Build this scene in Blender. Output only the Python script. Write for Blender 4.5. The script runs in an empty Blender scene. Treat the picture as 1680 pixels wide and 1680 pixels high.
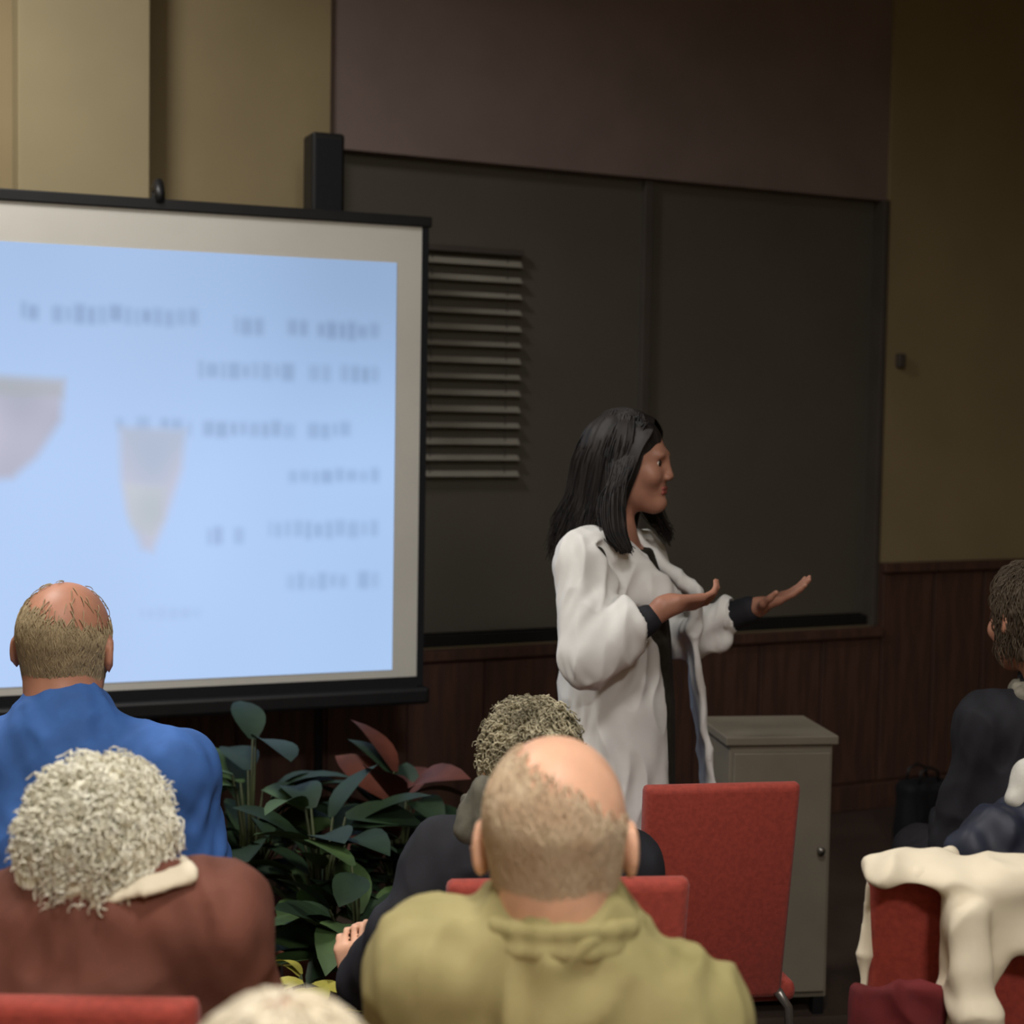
import bpy, bmesh, math, random
import numpy as np
from mathutils import Vector, Matrix
PI = math.pi
random.seed(7)
scene = bpy.context.scene
C = scene.collection

# ------------------------------------------------------------------ camera
FPX = 2600.0
CAM = Vector((0.0, 0.0, 1.62))
PITCH = math.radians(3.3)
ROLL = math.radians(0.93)
F = Vector((0, math.cos(PITCH), -math.sin(PITCH)))
_r0 = Vector((1, 0, 0)); _u0 = _r0.cross(F)
R_ = _r0 * math.cos(ROLL) + _u0 * math.sin(ROLL)
U_ = _u0 * math.cos(ROLL) - _r0 * math.sin(ROLL)
cd = bpy.data.cameras.new('camera'); cam = bpy.data.objects.new('camera', cd); C.objects.link(cam)
cd.sensor_width = 36.0; cd.lens = 36.0 * FPX / 1680.0; cd.clip_start = 0.05; cd.clip_end = 60
cd.dof.use_dof = True; cd.dof.focus_distance = 3.1; cd.dof.aperture_fstop = 3.6
m = Matrix((( R_.x, U_.x, -F.x, CAM.x), (R_.y, U_.y, -F.y, CAM.y), (R_.z, U_.z, -F.z, CAM.z), (0, 0, 0, 1)))
cam.matrix_world = m
scene.camera = cam

# ------------------------------------------------------------------ world, exposure, lights
w = bpy.data.worlds.new('world'); scene.world = w; w.use_nodes = True
w.node_tree.nodes['Background'].inputs[0].default_value = (0.35, 0.33, 0.3, 1)
w.node_tree.nodes['Background'].inputs[1].default_value = 0.05
vs = scene.view_settings
vs.view_transform = 'Standard'; vs.look = 'None'; vs.gamma = 1.0; vs.use_curve_mapping = False
vs.exposure = 0.0

CEIL = 3.9
# (x, y, size, watts, spread) of the lit ceiling panels over the audience; the last two are added to lift the back wall
LAMPS = [(-1.75, 3.55, 0.6, 62, 165), (0.2, 1.2, 0.6, 48, 165), (-1.4, -0.6, 0.6, 120, 175), (1.0, -1.6, 0.6, 125, 175)]
for lx, ly, ls, lw, sp in LAMPS:
    ld = bpy.data.lights.new('ceiling_lamp', 'AREA'); ld.shape = 'SQUARE'; ld.size = ls; ld.energy = lw
    ld.color = (1.0, 0.97, 0.93); ld.spread = math.radians(sp)
    lo = bpy.data.objects.new('ceiling_lamp', ld); C.objects.link(lo); lo.location = (lx, ly, CEIL - 0.06)

# ------------------------------------------------------------------ helpers
def ray(px, py):
    return F + R_ * ((px - 840) / FPX) + U_ * ((840 - py) / FPX)
def W(px, py, Y):
    d = ray(px, py); return CAM + d * (Y / d.y)
def lin(c):
    return tuple(((v / 255) / 12.92 if v / 255 <= 0.04045 else ((v / 255 + 0.055) / 1.055) ** 2.4) for v in c)

def mat(name, c, rough=0.7, var=0.12, scale=30.0, bump=0.0, c2=None, spec=0.35, metal=0.0, sss=0.0, stretch=None, sheen=0.0):
    m = bpy.data.materials.new(name); m.use_nodes = True
    nt = m.node_tree; b = nt.nodes['Principled BSDF']
    L = lin(c)
    tc = nt.nodes.new('ShaderNodeTexCoord'); nz = nt.nodes.new('ShaderNodeTexNoise')
    nz.inputs['Scale'].default_value = scale; nz.inputs['Detail'].default_value = 4
    if stretch:
        mp = nt.nodes.new('ShaderNodeMapping'); mp.inputs['Scale'].default_value = stretch
        nt.links.new(tc.outputs['Object'], mp.inputs['Vector']); nt.links.new(mp.outputs['Vector'], nz.inputs['Vector'])
    else:
        nt.links.new(tc.outputs['Object'], nz.inputs['Vector'])
    cr = nt.nodes.new('ShaderNodeValToRGB')
    A = tuple(v * (1 - var) for v in L); B = lin(c2) if c2 else tuple(min(1, v * (1 + var)) for v in L)
    cr.color_ramp.elements[0].color = (*A, 1); cr.color_ramp.elements[1].color = (*B, 1)
    cr.color_ramp.elements[0].position = 0.35; cr.color_ramp.elements[1].position = 0.65
    nt.links.new(nz.outputs['Fac'], cr.inputs['Fac']); nt.links.new(cr.outputs['Color'], b.inputs['Base Color'])
    b.inputs['Roughness'].default_value = rough; b.inputs['Specular IOR Level'].default_value = spec
    b.inputs['Metallic'].default_value = metal
    if sss:
        b.inputs['Subsurface Weight'].default_value = sss; b.inputs['Subsurface Radius'].default_value = (0.012, 0.005, 0.003)
    if sheen:
        b.inputs['Sheen Weight'].default_value = sheen
    if bump:
        bp = nt.nodes.new('ShaderNodeBump'); bp.inputs['Strength'].default_value = bump; bp.inputs['Distance'].default_value = 0.01
        nt.links.new(nz.outputs['Fac'], bp.inputs['Height']); nt.links.new(bp.outputs['Normal'], b.inputs['Normal'])
    return m

def emit(name, c, strength):
    m = bpy.data.materials.new(name); m.use_nodes = True
    nt = m.node_tree; nt.nodes.clear()
    o = nt.nodes.new('ShaderNodeOutputMaterial'); e = nt.nodes.new('ShaderNodeEmission')
    e.inputs[0].default_value = (*c, 1); e.inputs[1].default_value = strength
    nt.links.new(e.outputs[0], o.inputs[0]); return m

def link(name, me, material=None, parent=None):
    o = bpy.data.objects.new(name, me); C.objects.link(o)
    if material and not me.materials: me.materials.append(material)
    if parent: o.parent = parent
    return o
def thing(name, label, cat, loc=(0, 0, 0), rz=0.0, group=None):
    o = bpy.data.objects.new(name, None); C.objects.link(o); o.empty_display_size = 0.1
    o.location = loc; o.rotation_euler = (0, 0, rz)
    o['label'] = label; o['category'] = cat
    if group: o['group'] = group
    return o
def tag(o, label, cat, group=None):
    o['label'] = label; o['category'] = cat
    if group: o['group'] = group
    return o
def from_bm(name, bm, smooth=False):
    me = bpy.data.meshes.new(name)
    bmesh.ops.recalc_face_normals(bm, faces=bm.faces)
    bm.to_mesh(me); bm.free()
    if smooth: me.shade_smooth()
    return me
def bm_box(bm, lo, hi, M=None, bev=0.0, seg=2):
    t = bmesh.new(); bmesh.ops.create_cube(t, size=1.0)
    lo = Vector(lo); hi = Vector(hi)
    for v in t.verts:
        v.co = Vector(((lo[i] + hi[i]) / 2 + v.co[i] * (hi[i] - lo[i]) for i in range(3)))
    if bev: bmesh.ops.bevel(t, geom=t.edges[:], offset=bev, segments=seg, affect='EDGES', profile=0.5)
    if M is not None: bmesh.ops.transform(t, matrix=M, verts=t.verts)
    tmp = bpy.data.meshes.new('t'); t.to_mesh(tmp); t.free(); bm.from_mesh(tmp); bpy.data.meshes.remove(tmp)
def box_mesh(name, lo, hi, M=None, bev=0.0, seg=2):
    bm = bmesh.new(); bm_box(bm, lo, hi, M, bev, seg); return from_bm(name, bm)
def tube_mesh(name, pts, r, n=10):
    pts = [Vector(p) for p in pts]; bm = bmesh.new(); rings = []
    for i, p in enumerate(pts):
        d = (pts[min(i + 1, len(pts) - 1)] - pts[max(i - 1, 0)]).normalized()
        a = d.orthogonal().normalized() if i == 0 else (rings[-1][1] - d * rings[-1][1].dot(d)).normalized()
        b = d.cross(a); rr = r[i] if isinstance(r, (list, tuple)) else r
        rings.append(([bm.verts.new(p + (a * math.cos(k * 2 * PI / n) + b * math.sin(k * 2 * PI / n)) * rr) for k in range(n)], a))
    for (A, _), (B, _) in zip(rings, rings[1:]):
        for k in range(n): bm.faces.new((A[k], A[(k + 1) % n], B[(k + 1) % n], B[k]))
    bm.faces.new(rings[0][0][::-1]); bm.faces.new(rings[-1][0])
    return from_bm(name, bm, True)
def lathe_mesh(name, prof, n=24):
    bm = bmesh.new(); rings = []
    for r, z in prof: rings.append([bm.verts.new((r * math.cos(k * 2 * PI / n), r * math.sin(k * 2 * PI / n), z)) for k in range(n)])
    for A, B in zip(rings, rings[1:]):
        for k in range(n): bm.faces.new((A[k], A[(k + 1) % n], B[(k + 1) % n], B[k]))
    bm.faces.new(rings[0][::-1]); bm.faces.new(rings[-1])
    return from_bm(name, bm, True)
def copy_tree(o, parent=None):
    c = o.copy(); C.objects.link(c); c.parent = parent
    for ch in list(o.children): copy_tree(ch, c)
    return c

# ---- implicit surfaces: smooth unions of tapered capsules, ellipsoids, boxes and lofts, meshed by surface nets
V3 = lambda p: np.array(p, dtype=np.float32)
def sines(P, freq, seed, aniso=(1, 1, 1), n=7):
    rg = np.random.RandomState(seed); out = 0
    for i in range(n):
        d = rg.normal(size=3); d /= np.linalg.norm(d); d = d * np.array(aniso) * freq * rg.uniform(0.6, 1.7)
        out = out + np.sin(P @ d.astype(np.float32) + rg.uniform(0, 6.28))
    return out / n * 1.6
def folds(P, seed, amp, freq=55, an=(1, 1, .6)):
    w_ = P + .02 * np.stack([sines(P, 22, seed + i) for i in range(3)], -1).astype(np.float32)
    return amp * (.6 - 1.3 * np.abs(sines(w_, freq, seed + 5, an))) + amp * .35 * sines(w_, freq * 2.1, seed + 6, an)
def strands(name, paths, r0, r1, material, parent):
    # paths (N, m, 3): tapered three-sided hairs joined into one mesh
    P = np.asarray(paths, dtype=np.float64); N, m, _ = P.shape
    T = np.gradient(P, axis=1); T /= np.linalg.norm(T, axis=-1, keepdims=True) + 1e-9
    A = np.cross(T, np.array([.31, .87, .38])); A /= np.linalg.norm(A, axis=-1, keepdims=True) + 1e-9
    B_ = np.cross(T, A); rr = np.linspace(r0, r1, m)[None, :, None]
    V = np.stack([P + (A * math.cos(k * 2 * PI / 3) + B_ * math.sin(k * 2 * PI / 3)) * rr for k in range(3)], 2).reshape(-1, 3)
    ix = np.arange(N * m * 3).reshape(N, m, 3)
    f = np.stack([np.stack([ix[:, :-1, k], ix[:, :-1, (k + 1) % 3], ix[:, 1:, (k + 1) % 3], ix[:, 1:, k]], -1) for k in range(3)], 2).reshape(-1, 4)
    me = bpy.data.meshes.new(name); me.vertices.add(len(V)); me.vertices.foreach_set('co', V.astype(np.float32).ravel())
    me.loops.add(len(f) * 4); me.loops.foreach_set('vertex_index', f.astype(np.int32).ravel())
    me.polygons.add(len(f)); me.polygons.foreach_set('loop_start', np.arange(0, len(f) * 4, 4, dtype=np.int32))
    me.update(calc_edges=True); me.shade_smooth()
    return link(name, me, material, parent)
class Vol:
    def __init__(s, lo, hi, h):
        s.lo = V3(lo); s.h = h
        s.n = np.ceil((V3(hi) - s.lo) / h).astype(int) + 1
        s.D = np.full(s.n, 0.08, dtype=np.float32)
    def region(s, lo, hi):
        a = np.clip(np.floor((V3(lo) - s.lo) / s.h).astype(int), 0, s.n)
        b = np.clip(np.ceil((V3(hi) - s.lo) / s.h).astype(int) + 1, 0, s.n)
        if np.any(b <= a): return None, None
        sl = tuple(slice(a[i], b[i]) for i in range(3))
        g = [s.lo[i] + s.h * np.arange(a[i], b[i], dtype=np.float32) for i in range(3)]
        P = np.stack(np.meshgrid(*g, indexing='ij'), -1); return sl, P
    def op(s, lo, hi, f, k, op):
        pad = k + 3 * s.h + 0.005
        sl, P = s.region(V3(lo) - pad, V3(hi) + pad)
        if sl is None: return
        d = f(P); D = s.D[sl]
        if op == 'u':
            h = np.maximum(k - np.abs(D - d), 0) / k; s.D[sl] = np.minimum(D, d) - h * h * k * 0.25
        else:
            d = -d; h = np.maximum(k - np.abs(D - d), 0) / k; s.D[sl] = np.maximum(D, d) + h * h * k * 0.25
    def rc(s, a, b, r1, r2=None, k=0.01, op='u'):
        a = V3(a); b = V3(b); r2 = r1 if r2 is None else r2; ba = b - a; L = max(float(ba @ ba), 1e-9); R = max(r1, r2)
        def f(P):
            q = P - a; t = np.clip((q @ ba) / L, 0, 1)
            return np.linalg.norm(q - t[..., None] * ba, axis=-1) - (r1 + (r2 - r1) * t)
        s.op(np.minimum(a, b) - R, np.maximum(a, b) + R, f, k, op)
    def ell(s, c, r, M=None, k=0.01, op='u'):
        c = V3(c); r = V3(r); R = float(r.max())
        def f(P):
            q = P - c
            if M is not None: q = q @ np.asarray(M, dtype=np.float32)
            k0 = np.linalg.norm(q / r, axis=-1); k1 = np.linalg.norm(q / (r * r), axis=-1) + 1e-9
            return np.where(k0 < 0.05, -float(r.min()), k0 * (k0 - 1) / k1)
        s.op(c - R, c + R, f, k, op)
    def box(s, c, r, M=None, rad=0.01, k=0.01, op='u'):
        c = V3(c); r = V3(r); R = float(np.linalg.norm(r)) + rad
        def f(P):
            q = P - c
            if M is not None: q = q @ np.asarray(M, dtype=np.float32)
            q = np.abs(q) - (r - rad)
            return np.linalg.norm(np.maximum(q, 0), axis=-1) + np.minimum(q.max(-1), 0) - rad
        s.op(c - R, c + R, f, k, op)
    def loft(s, rows, th=0.0, k=0.02, op='u', grow=0.0):
        # rows: (z, cx, cy, rx, ry), z rising; th turns the ellipses about z
        A = np.array(rows, dtype=np.float32); ct, st = math.cos(th), math.sin(th)
        R = float(A[:, 3:].max()) + abs(grow)
        lo = (A[:, 1].min() - R, A[:, 2].min() - R, A[0, 0]); hi = (A[:, 1].max() + R, A[:, 2].max() + R, A[-1, 0])
        def f(P):
            z = P[..., 2]; g = [np.interp(z, A[:, 0], A[:, i]).astype(np.float32) for i in range(1, 5)]
            x = P[..., 0] - g[0]; y = P[..., 1] - g[1]; rx = g[2] + grow; ry = g[3] + grow
            x, y = x * ct + y * st, -x * st + y * ct
            d = (np.sqrt((x / rx) ** 2 + (y / ry) ** 2) - 1) * np.minimum(rx, ry)
            return np.maximum(d, np.maximum(A[0, 0] - z, z - A[-1, 0]))
        s.op(lo, hi, f, k, op)
    def plane(s, n, c, k=0.01):
        # keeps the side n.p < c
        n = V3(n); sl, P = s.region(s.lo, s.lo + s.n * s.h); d = P @ n - c
        h = np.maximum(k - np.abs(s.D - d), 0) / k; s.D = (np.maximum(s.D, d) + h * h * k * 0.25).astype(np.float32)
    def mesh(s, name, disp=None, relax=1):
        D = s.D.copy()
        for ax in range(3):
            i0 = [slice(None)] * 3; i0[ax] = 0; i1 = [slice(None)] * 3; i1[ax] = -1
            D[tuple(i0)] = 0.05; D[tuple(i1)] = 0.05
        I = (D < 0)
        cnt = np.zeros(np.array(D.shape) - 1, dtype=np.int8); nx, ny, nz = D.shape
        cor = [(i, j, k) for i in (0, 1) for j in (0, 1) for k in (0, 1)]
        for i, j, k in cor: cnt += I[i:nx - 1 + i, j:ny - 1 + j, k:nz - 1 + k]
        ix = np.argwhere((cnt > 0) & (cnt < 8))
        vid = np.full(cnt.shape, -1, dtype=np.int64); vid[tuple(ix.T)] = np.arange(len(ix))
        acc = np.zeros((len(ix), 3), dtype=np.float32); num = np.zeros(len(ix), dtype=np.float32)
        for c0 in cor:
            for ax in range(3):
                if c0[ax]: continue
                c1 = list(c0); c1[ax] = 1
                d0 = D[tuple((ix + c0).T)]; d1 = D[tuple((ix + c1).T)]
                cr = (d0 < 0) != (d1 < 0); t = np.where(cr, d0 / np.where(cr, d0 - d1, 1), 0)
                p = np.tile(np.array(c0, dtype=np.float32), (len(ix), 1)); p[:, ax] = t
                acc += p * cr[:, None]; num += cr
        v = (ix + acc / num[:, None]) * s.h + s.lo
        faces = []
        for ax in range(3):
            a0 = [slice(None)] * 3; a1 = [slice(None)] * 3; a0[ax] = slice(0, -1); a1[ax] = slice(1, None)
            e = np.argwhere(I[tuple(a0)] != I[tuple(a1)])
            u, w_ = (ax + 1) % 3, (ax + 2) % 3
            e = e[(e[:, u] > 0) & (e[:, w_] > 0) & (e[:, u] < cnt.shape[u]) & (e[:, w_] < cnt.shape[w_])]
            if not len(e): continue
            def cell(du, dw):
                q = e.copy(); q[:, u] += du; q[:, w_] += dw; return vid[tuple(q.T)]
            f = np.stack([cell(-1, -1), cell(0, -1), cell(0, 0), cell(-1, 0)], 1)
            ins = I[tuple(e.T)]; f[~ins] = f[~ins][:, ::-1]; faces.append(f)
        f = np.concatenate(faces); f = f[(f >= 0).all(1)]
        for _ in range(relax):
            sm = np.zeros_like(v); nn = np.zeros(len(v))
            for i in range(4):
                a, b = f[:, i], f[:, (i + 1) % 4]
                for c in range(3): sm[:, c] += np.bincount(a, v[b, c], len(v)) + np.bincount(b, v[a, c], len(v))
                nn += np.bincount(a, minlength=len(v)) + np.bincount(b, minlength=len(v))
            v = v * 0.5 + 0.5 * sm / np.maximum(nn, 1)[:, None]
        if disp is not None:
            n = np.cross(v[f[:, 2]] - v[f[:, 0]], v[f[:, 3]] - v[f[:, 1]]); N = np.zeros_like(v)
            for i in range(4):
                for c in range(3): N[:, c] += np.bincount(f[:, i], n[:, c], len(v))
            N /= np.linalg.norm(N, axis=1, keepdims=True) + 1e-9
            v = v + N * disp(v.astype(np.float32))[:, None]
        me = bpy.data.meshes.new(name)
        me.vertices.add(len(v)); me.vertices.foreach_set('co', v.astype(np.float32).ravel())
        me.loops.add(len(f) * 4); me.loops.foreach_set('vertex_index', f.astype(np.int32).ravel())
        me.polygons.add(len(f)); me.polygons.foreach_set('loop_start', np.arange(0, len(f) * 4, 4, dtype=np.int32))
        me.update(calc_edges=True); me.validate(); me.shade_smooth(); return me

# ------------------------------------------------------------------ materials
M_wall = mat('wall_paint', (144, 129, 98), 0.85, 0.05, 3, 0.03)
M_pil = mat('pilaster_lit', (152, 140, 110), 0.85, 0.04, 3, 0.03)  # lighter than the wall; light falling on the pilaster is put into its colour
M_ceil = mat('ceiling_paint', (190, 185, 175), 0.9, 0.04, 4)
M_wood = mat('wainscot_wood', (76, 54, 48), 0.55, 0.2, 6, 0.05, c2=(88, 60, 50), stretch=(6, 6, 0.6))
M_floor = mat('floor_stone', (66, 55, 48), 0.5, 0.12, 5, 0.02)
M_pane = mat('dark_glass', (88, 84, 77), 0.34, 0.06, 2, spec=0.5)
M_frame = mat('window_frame', (72, 66, 60), 0.6, 0.08, 8)
M_header = mat('window_header', (124, 108, 104), 0.8, 0.06, 4)
M_slat = mat('slat', (136, 132, 122), 0.5, 0.05, 10)
M_black = mat('black_plastic', (22, 22, 24), 0.45, 0.1, 20)
M_blackcloth = mat('black_border', (16, 17, 22), 0.8, 0.1, 60)
M_canvas = mat('canvas', (205, 203, 196), 0.85, 0.03, 4)
M_red = mat('red_upholstery', (152, 60, 48), 0.8, 0.12, 90, 0.1, sheen=0.1)
M_chrome = mat('grey_metal', (150, 146, 140), 0.35, 0.05, 10, metal=0.8)
M_grey = mat('grey_laminate', (120, 112, 98), 0.6, 0.08, 6)
M_skin = mat('skin', (222, 172, 142), 0.5, 0.1, 18, 0.02, sss=0.15)
M_skin2 = mat('skin_tan', (186, 132, 108), 0.5, 0.1, 18, 0.02, sss=0.15)
M_eye = mat('eye_white', (225, 220, 212), 0.2, 0.02, 5)
M_iris = mat('iris', (40, 28, 20), 0.2, 0.05, 5)
M_lip = mat('lip', (160, 86, 80), 0.45, 0.06, 20)
M_nail = mat('shoe_leather', (28, 25, 24), 0.4, 0.1, 20)

def smat(o): o['kind'] = 'structure'; return o

# ------------------------------------------------------------------ the room (turned 26 degrees to the camera)
TH = math.radians(26)
E1 = Vector((math.cos(TH), math.sin(TH), 0)); NR = Vector((math.sin(TH), -math.cos(TH), 0))
A0 = Vector((-0.25, 5.8, 0))
# room frame: x along the back wall, y from the back wall into the room (towards camera), z up
RM = Matrix(((E1.x, NR.x, 0, A0.x), (E1.y, NR.y, 0, A0.y), (0, 0, 1, 0), (0, 0, 0, 1)))
def onwall(px, py, off=0.0):
    d = ray(px, py); t = ((A0 + NR * off - CAM).dot(NR)) / d.dot(NR); p = CAM + d * t
    return (p - A0).dot(E1), p.z
def rbox(name, s0, s1, y0, y1, z0, z1, material, parent=None, bev=0.0):
    return link(name, box_mesh(name, (s0, y0, z0), (s1, y1, z1), RM, bev), material, parent)
S0, S1, YF = -3.6, 3.4, 8.4
smat(rbox('floor', S0 - .1, S1 + .1, -.3, YF + .1, -0.08, 0.0, M_floor))
smat(rbox('ceiling', S0 - .1, S1 + .1, -.3, YF + .1, CEIL, CEIL + 0.08, M_ceil))
smat(rbox('wall_left', S0 - .1, S0, -.3, YF + .1, 0, CEIL, M_wall))
smat(rbox('wall_right', S1, S1 + .1, -.3, YF + .1, 0, CEIL, M_wall))
smat(rbox('wall_front', S0, S1, YF, YF + .1, 0, CEIL, M_wall))
wl, _ = onwall(542, 150); wr, _ = onwall(1456, 480); _, wb = onwall(1075, 1046); wm, _ = onwall(1072, 500)
_, hz = onwall(1000, 285); _, wz = onwall(1510, 921)
WT = 3.8
bm = bmesh.new()
bm_box(bm, (S0, -.12, 0), (wl, 0, CEIL), RM); bm_box(bm, (wr, -.12, 0), (S1, 0, CEIL), RM)
bm_box(bm, (wl, -.12, 0), (wr, 0, wb), RM); bm_box(bm, (wl, -.12, WT), (wr, 0, CEIL), RM)
smat(link('wall_back', from_bm('wall_back', bm), M_wall))
# pilaster beside the window wall
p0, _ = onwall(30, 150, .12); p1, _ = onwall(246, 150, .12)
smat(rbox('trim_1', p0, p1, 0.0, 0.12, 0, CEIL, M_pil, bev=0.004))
# wainscot: boards with a cap rail, one run each side of the window and one below it
def wainscot(name, s0, s1, top):
    o = smat(rbox(name, s0, s1, 0.0, 0.014, 0, top, M_wood))
    n = max(1, round((s1 - s0) / 0.3)); st = (s1 - s0) / n
    me = box_mesh('board', (s0 + 0.004, 0.014, 0.12), (s0 + st - 0.004, 0.026, top - 0.05), RM, 0.003, 1)
    for i in range(n):
        b = link('board', me, M_wood, o); b.location = E1 * (st * i)
    rbox('cap_rail', s0, s1, 0.014, 0.045, top - 0.04, top, M_wood, o, 0.004)
    rbox('base_rail', s0, s1, 0.014, 0.035, 0, 0.11, M_wood, o, 0.004)
wainscot('trim_2', wr + 0.001, S1, wz); wainscot('trim_3', wl, wr, wb)
wainscot('trim_4', S0, p0 - 0.001, wz); wainscot('trim_5', p1 + 0.001, wl - 0.001, wz)
# window: header panel above two tall dark panes
win = smat(rbox('window_1', wl, wr, -.115, -.10, wb, WT, M_frame))
rbox('pane', wl + .03, wm - .02, -.10, -.07, wb + .05, hz, M_pane, win)
rbox('pane', wm + .02, wr - .03, -.10, -.07, wb + .05, hz, M_pane, win)
rbox('header_panel', wl, wr, -.10, -.02, hz, WT, M_header, win, 0.004)
rbox('mullion', wm - .02, wm + .02, -.10, -.045, wb + .05, hz, M_frame, win, 0.004)
rbox('jamb', wl, wl + .03, -.10, -.03, wb, hz, M_frame, win, 0.004)
rbox('jamb', wr - .03, wr, -.10, .004, wb, hz, M_frame, win, 0.004)
rbox('bottom_rail', wl + .03, wr - .03, -.10, -.03, wb, wb + .045, M_black, win, 0.004)
# narrow venetian blind in the left of the window
v0, _ = onwall(560, 600); v1, _ = onwall(862, 600)
_, zt = onwall(790, 428); _, zb = onwall(790, 778)
vb = thing('venetian_blind', 'narrow blind of pale horizontal slats in the dark window behind the screen', 'blind', tuple(A0), TH)
NS = 14
sl_me = None
def lbox(lo, hi, bev=0.0):   # room-frame box in the blind's own frame (room y axis flipped)
    return box_mesh('slat', (lo[0], -hi[1], lo[2]), (hi[0], -lo[1], hi[2]), None, bev, 1)
sl_me = lbox((v0, -0.014, -0.0012), (v1, 0.014, 0.0012))
for i in range(NS):
    o = link('slat', sl_me, M_slat, vb); z = zb + (zt - zb) * i / (NS - 1)
    o.location = (0, 0.045, z); 
    o.rotation_euler = (math.radians(random.uniform(40, 62)), 0, 0)
link('head_rail', lbox((v0, -.065, zt + .03), (v1, -.03, zt + .055), .003), M_frame, vb)
for sx in (0.08, 0.5, 0.92):
    s_ = v0 + (v1 - v0) * sx
    link('cord', lbox((s_ - .0012, -.048, zb), (s_ + .0012, -.045, zt + .03)), M_frame, vb)
# small wall bracket right of the window
bs, bz = onwall(1474, 592)
br = rbox('wall_bracket', bs - .018, bs + .018, 0.0, 0.03, bz - .03, bz + .03, M_frame, bev=0.006)
tag(br, 'small brown fitting on the wall beside the window edge', 'bracket')

# ceiling panels: two light the audience, two added behind brighten the back wall
M_diff = emit('lamp_diffuser', (1.0, 0.94, 0.85), 3.0)
for i, (lx, ly, ls, lw, sp) in enumerate(LAMPS):
    t = thing('ceiling_light', ['square lit ceiling panel above the left front rows', 'square lit ceiling panel above the back rows', 'unseen ceiling panel added at the far left back to brighten the back wall', 'unseen ceiling panel added at the far right back to brighten the back wall'][i], 'ceiling light', (lx, ly, CEIL), 0)
    h = ls / 2
    link('diffuser', box_mesh('diffuser', (-h, -h, -0.03), (h, h, -0.005)), M_diff, t)
    bm = bmesh.new()
    for a, b in (((-h - .03, -h - .03, -.045), (-h, h + .03, 0)), ((h, -h - .03, -.045), (h + .03, h + .03, 0)), ((-h, -h - .03, -.045), (h, -h, 0)), ((-h, h, -.045), (h, h + .03, 0))):
        bm_box(bm, a, b)
    link('frame', from_bm('frame', bm), M_canvas, t)

# ------------------------------------------------------------------ projection screen
PR_t = W(703, 362, 5.1); PR_b = W(694, 1124, 5.1)
zt_ = PR_t.z; zb_ = PR_b.z
ANG = math.radians(22)
ex = Vector((-math.cos(ANG), -math.sin(ANG), 0)); en = Vector((math.sin(ANG), -math.cos(ANG), 0))
org = Vector(((PR_t.x + PR_b.x) / 2, 5.1, 0))
SW = 1.62
# screen frame: x leftwards along the screen from its right edge, y towards the audience
SM = Matrix(((ex.x, en.x, 0, org.x), (ex.y, en.y, 0, org.y), (0, 0, 1, 0), (0, 0, 0, 1)))
def onscreen(px, py):
    d = ray(px, py); t = ((org - CAM).dot(en)) / d.dot(en); p = CAM + d * t
    return (p - org).dot(ex), p.z
scr = thing('projection_screen', 'white projection screen on a tripod with a black border and a blue slide', 'screen', (org.x + ex.x * SW / 2, org.y + ex.y * SW / 2, 0), 0)
SMi = Matrix.Translation(-Vector(scr.location)) @ SM
def sbox(name, lo, hi, material, bev=0.0, parent=scr):
    return link(name, box_mesh(name, lo, hi, SMi, bev), material, parent)
B = 0.022
sbox('canvas', (B, -0.006, zb_ + .03), (SW - B, 0.0, zt_ - .02), M_canvas)
sbox('side_border', (0, -.008, zb_), (B, 0.004, zt_), M_blackcloth); sbox('side_border', (SW - B, -.008, zb_), (SW, 0.004, zt_), M_blackcloth)
sbox('top_border', (-.01, -.012, zt_ - .022), (SW + .01, 0.008, zt_ + .012), M_black, .004)
sbox('bottom_border', (B, -.008, zb_ - .005), (SW - B, 0.004, zb_ + .03), M_blackcloth)
sbox('roller_case', (-.02, -.045, zb_ - .06), (SW + .02, 0.02, zb_ - .004), M_black, .012)
hx, _ = onscreen(262, 300)
link('pole', tube_mesh('pole', [SMi @ Vector((hx, -.07, .35)), SMi @ Vector((hx, -.07, zt_ + .05))], .014), M_black, scr)
link('top_hook', tube_mesh('top_hook', [SMi @ Vector((hx, -.07, zt_ + .05)), SMi @ Vector((hx, -.02, zt_ + .06)), SMi @ Vector((hx, 0.0, zt_ + .03)), SMi @ Vector((hx, 0.0, zt_))], .016), M_black, scr)
for a in (95, 215, 335):
    a = math.radians(a)
    link('leg', tube_mesh('leg', [SMi @ Vector((hx, -.07, .5)), SMi @ Vector((hx + .42 * math.cos(a), -.07 + .42 * math.sin(a), .012))], .011), M_black, scr)
# the projected slide: soft illegible lines and two pictures, as flat colour on the canvas
sl_r, sl_b = onscreen(643, 1100); _, sl_t = onscreen(300, 412)
sl_b = zb_ + 0.055
x0, x1 = sl_r, SW - 0.06
NX, NZ = 230, 230
gx = np.linspace(x0, x1, NX); gz = np.linspace(sl_b, sl_t, NZ)
X, Z = np.meshgrid(gx, gz, indexing='ij')
sv = lambda t: t * t * (3 - 2 * t)
def sstep(e0, e1, v): return sv(np.clip((v - e0) / (e1 - e0), 0, 1))
def srect(xa, za, xb, zb2, s=0.012):
    lo_x, hi_x = min(xa, xb), max(xa, xb); lo_z, hi_z = min(za, zb2), max(za, zb2)
    return sstep(lo_x - s, lo_x + s, X) * (1 - sstep(hi_x - s, hi_x + s, X)) * sstep(lo_z - s, lo_z + s, Z) * (1 - sstep(hi_z - s, hi_z + s, Z))
u = (X - x0) / (x1 - x0); v = (Z - sl_b) / (sl_t - sl_b)
base = np.zeros((NX, NZ, 3))
c_br = np.array(lin((178, 208, 250))); c_tr = np.array(lin((150, 176, 212))); c_l = np.array(lin((188, 214, 255)))
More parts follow.
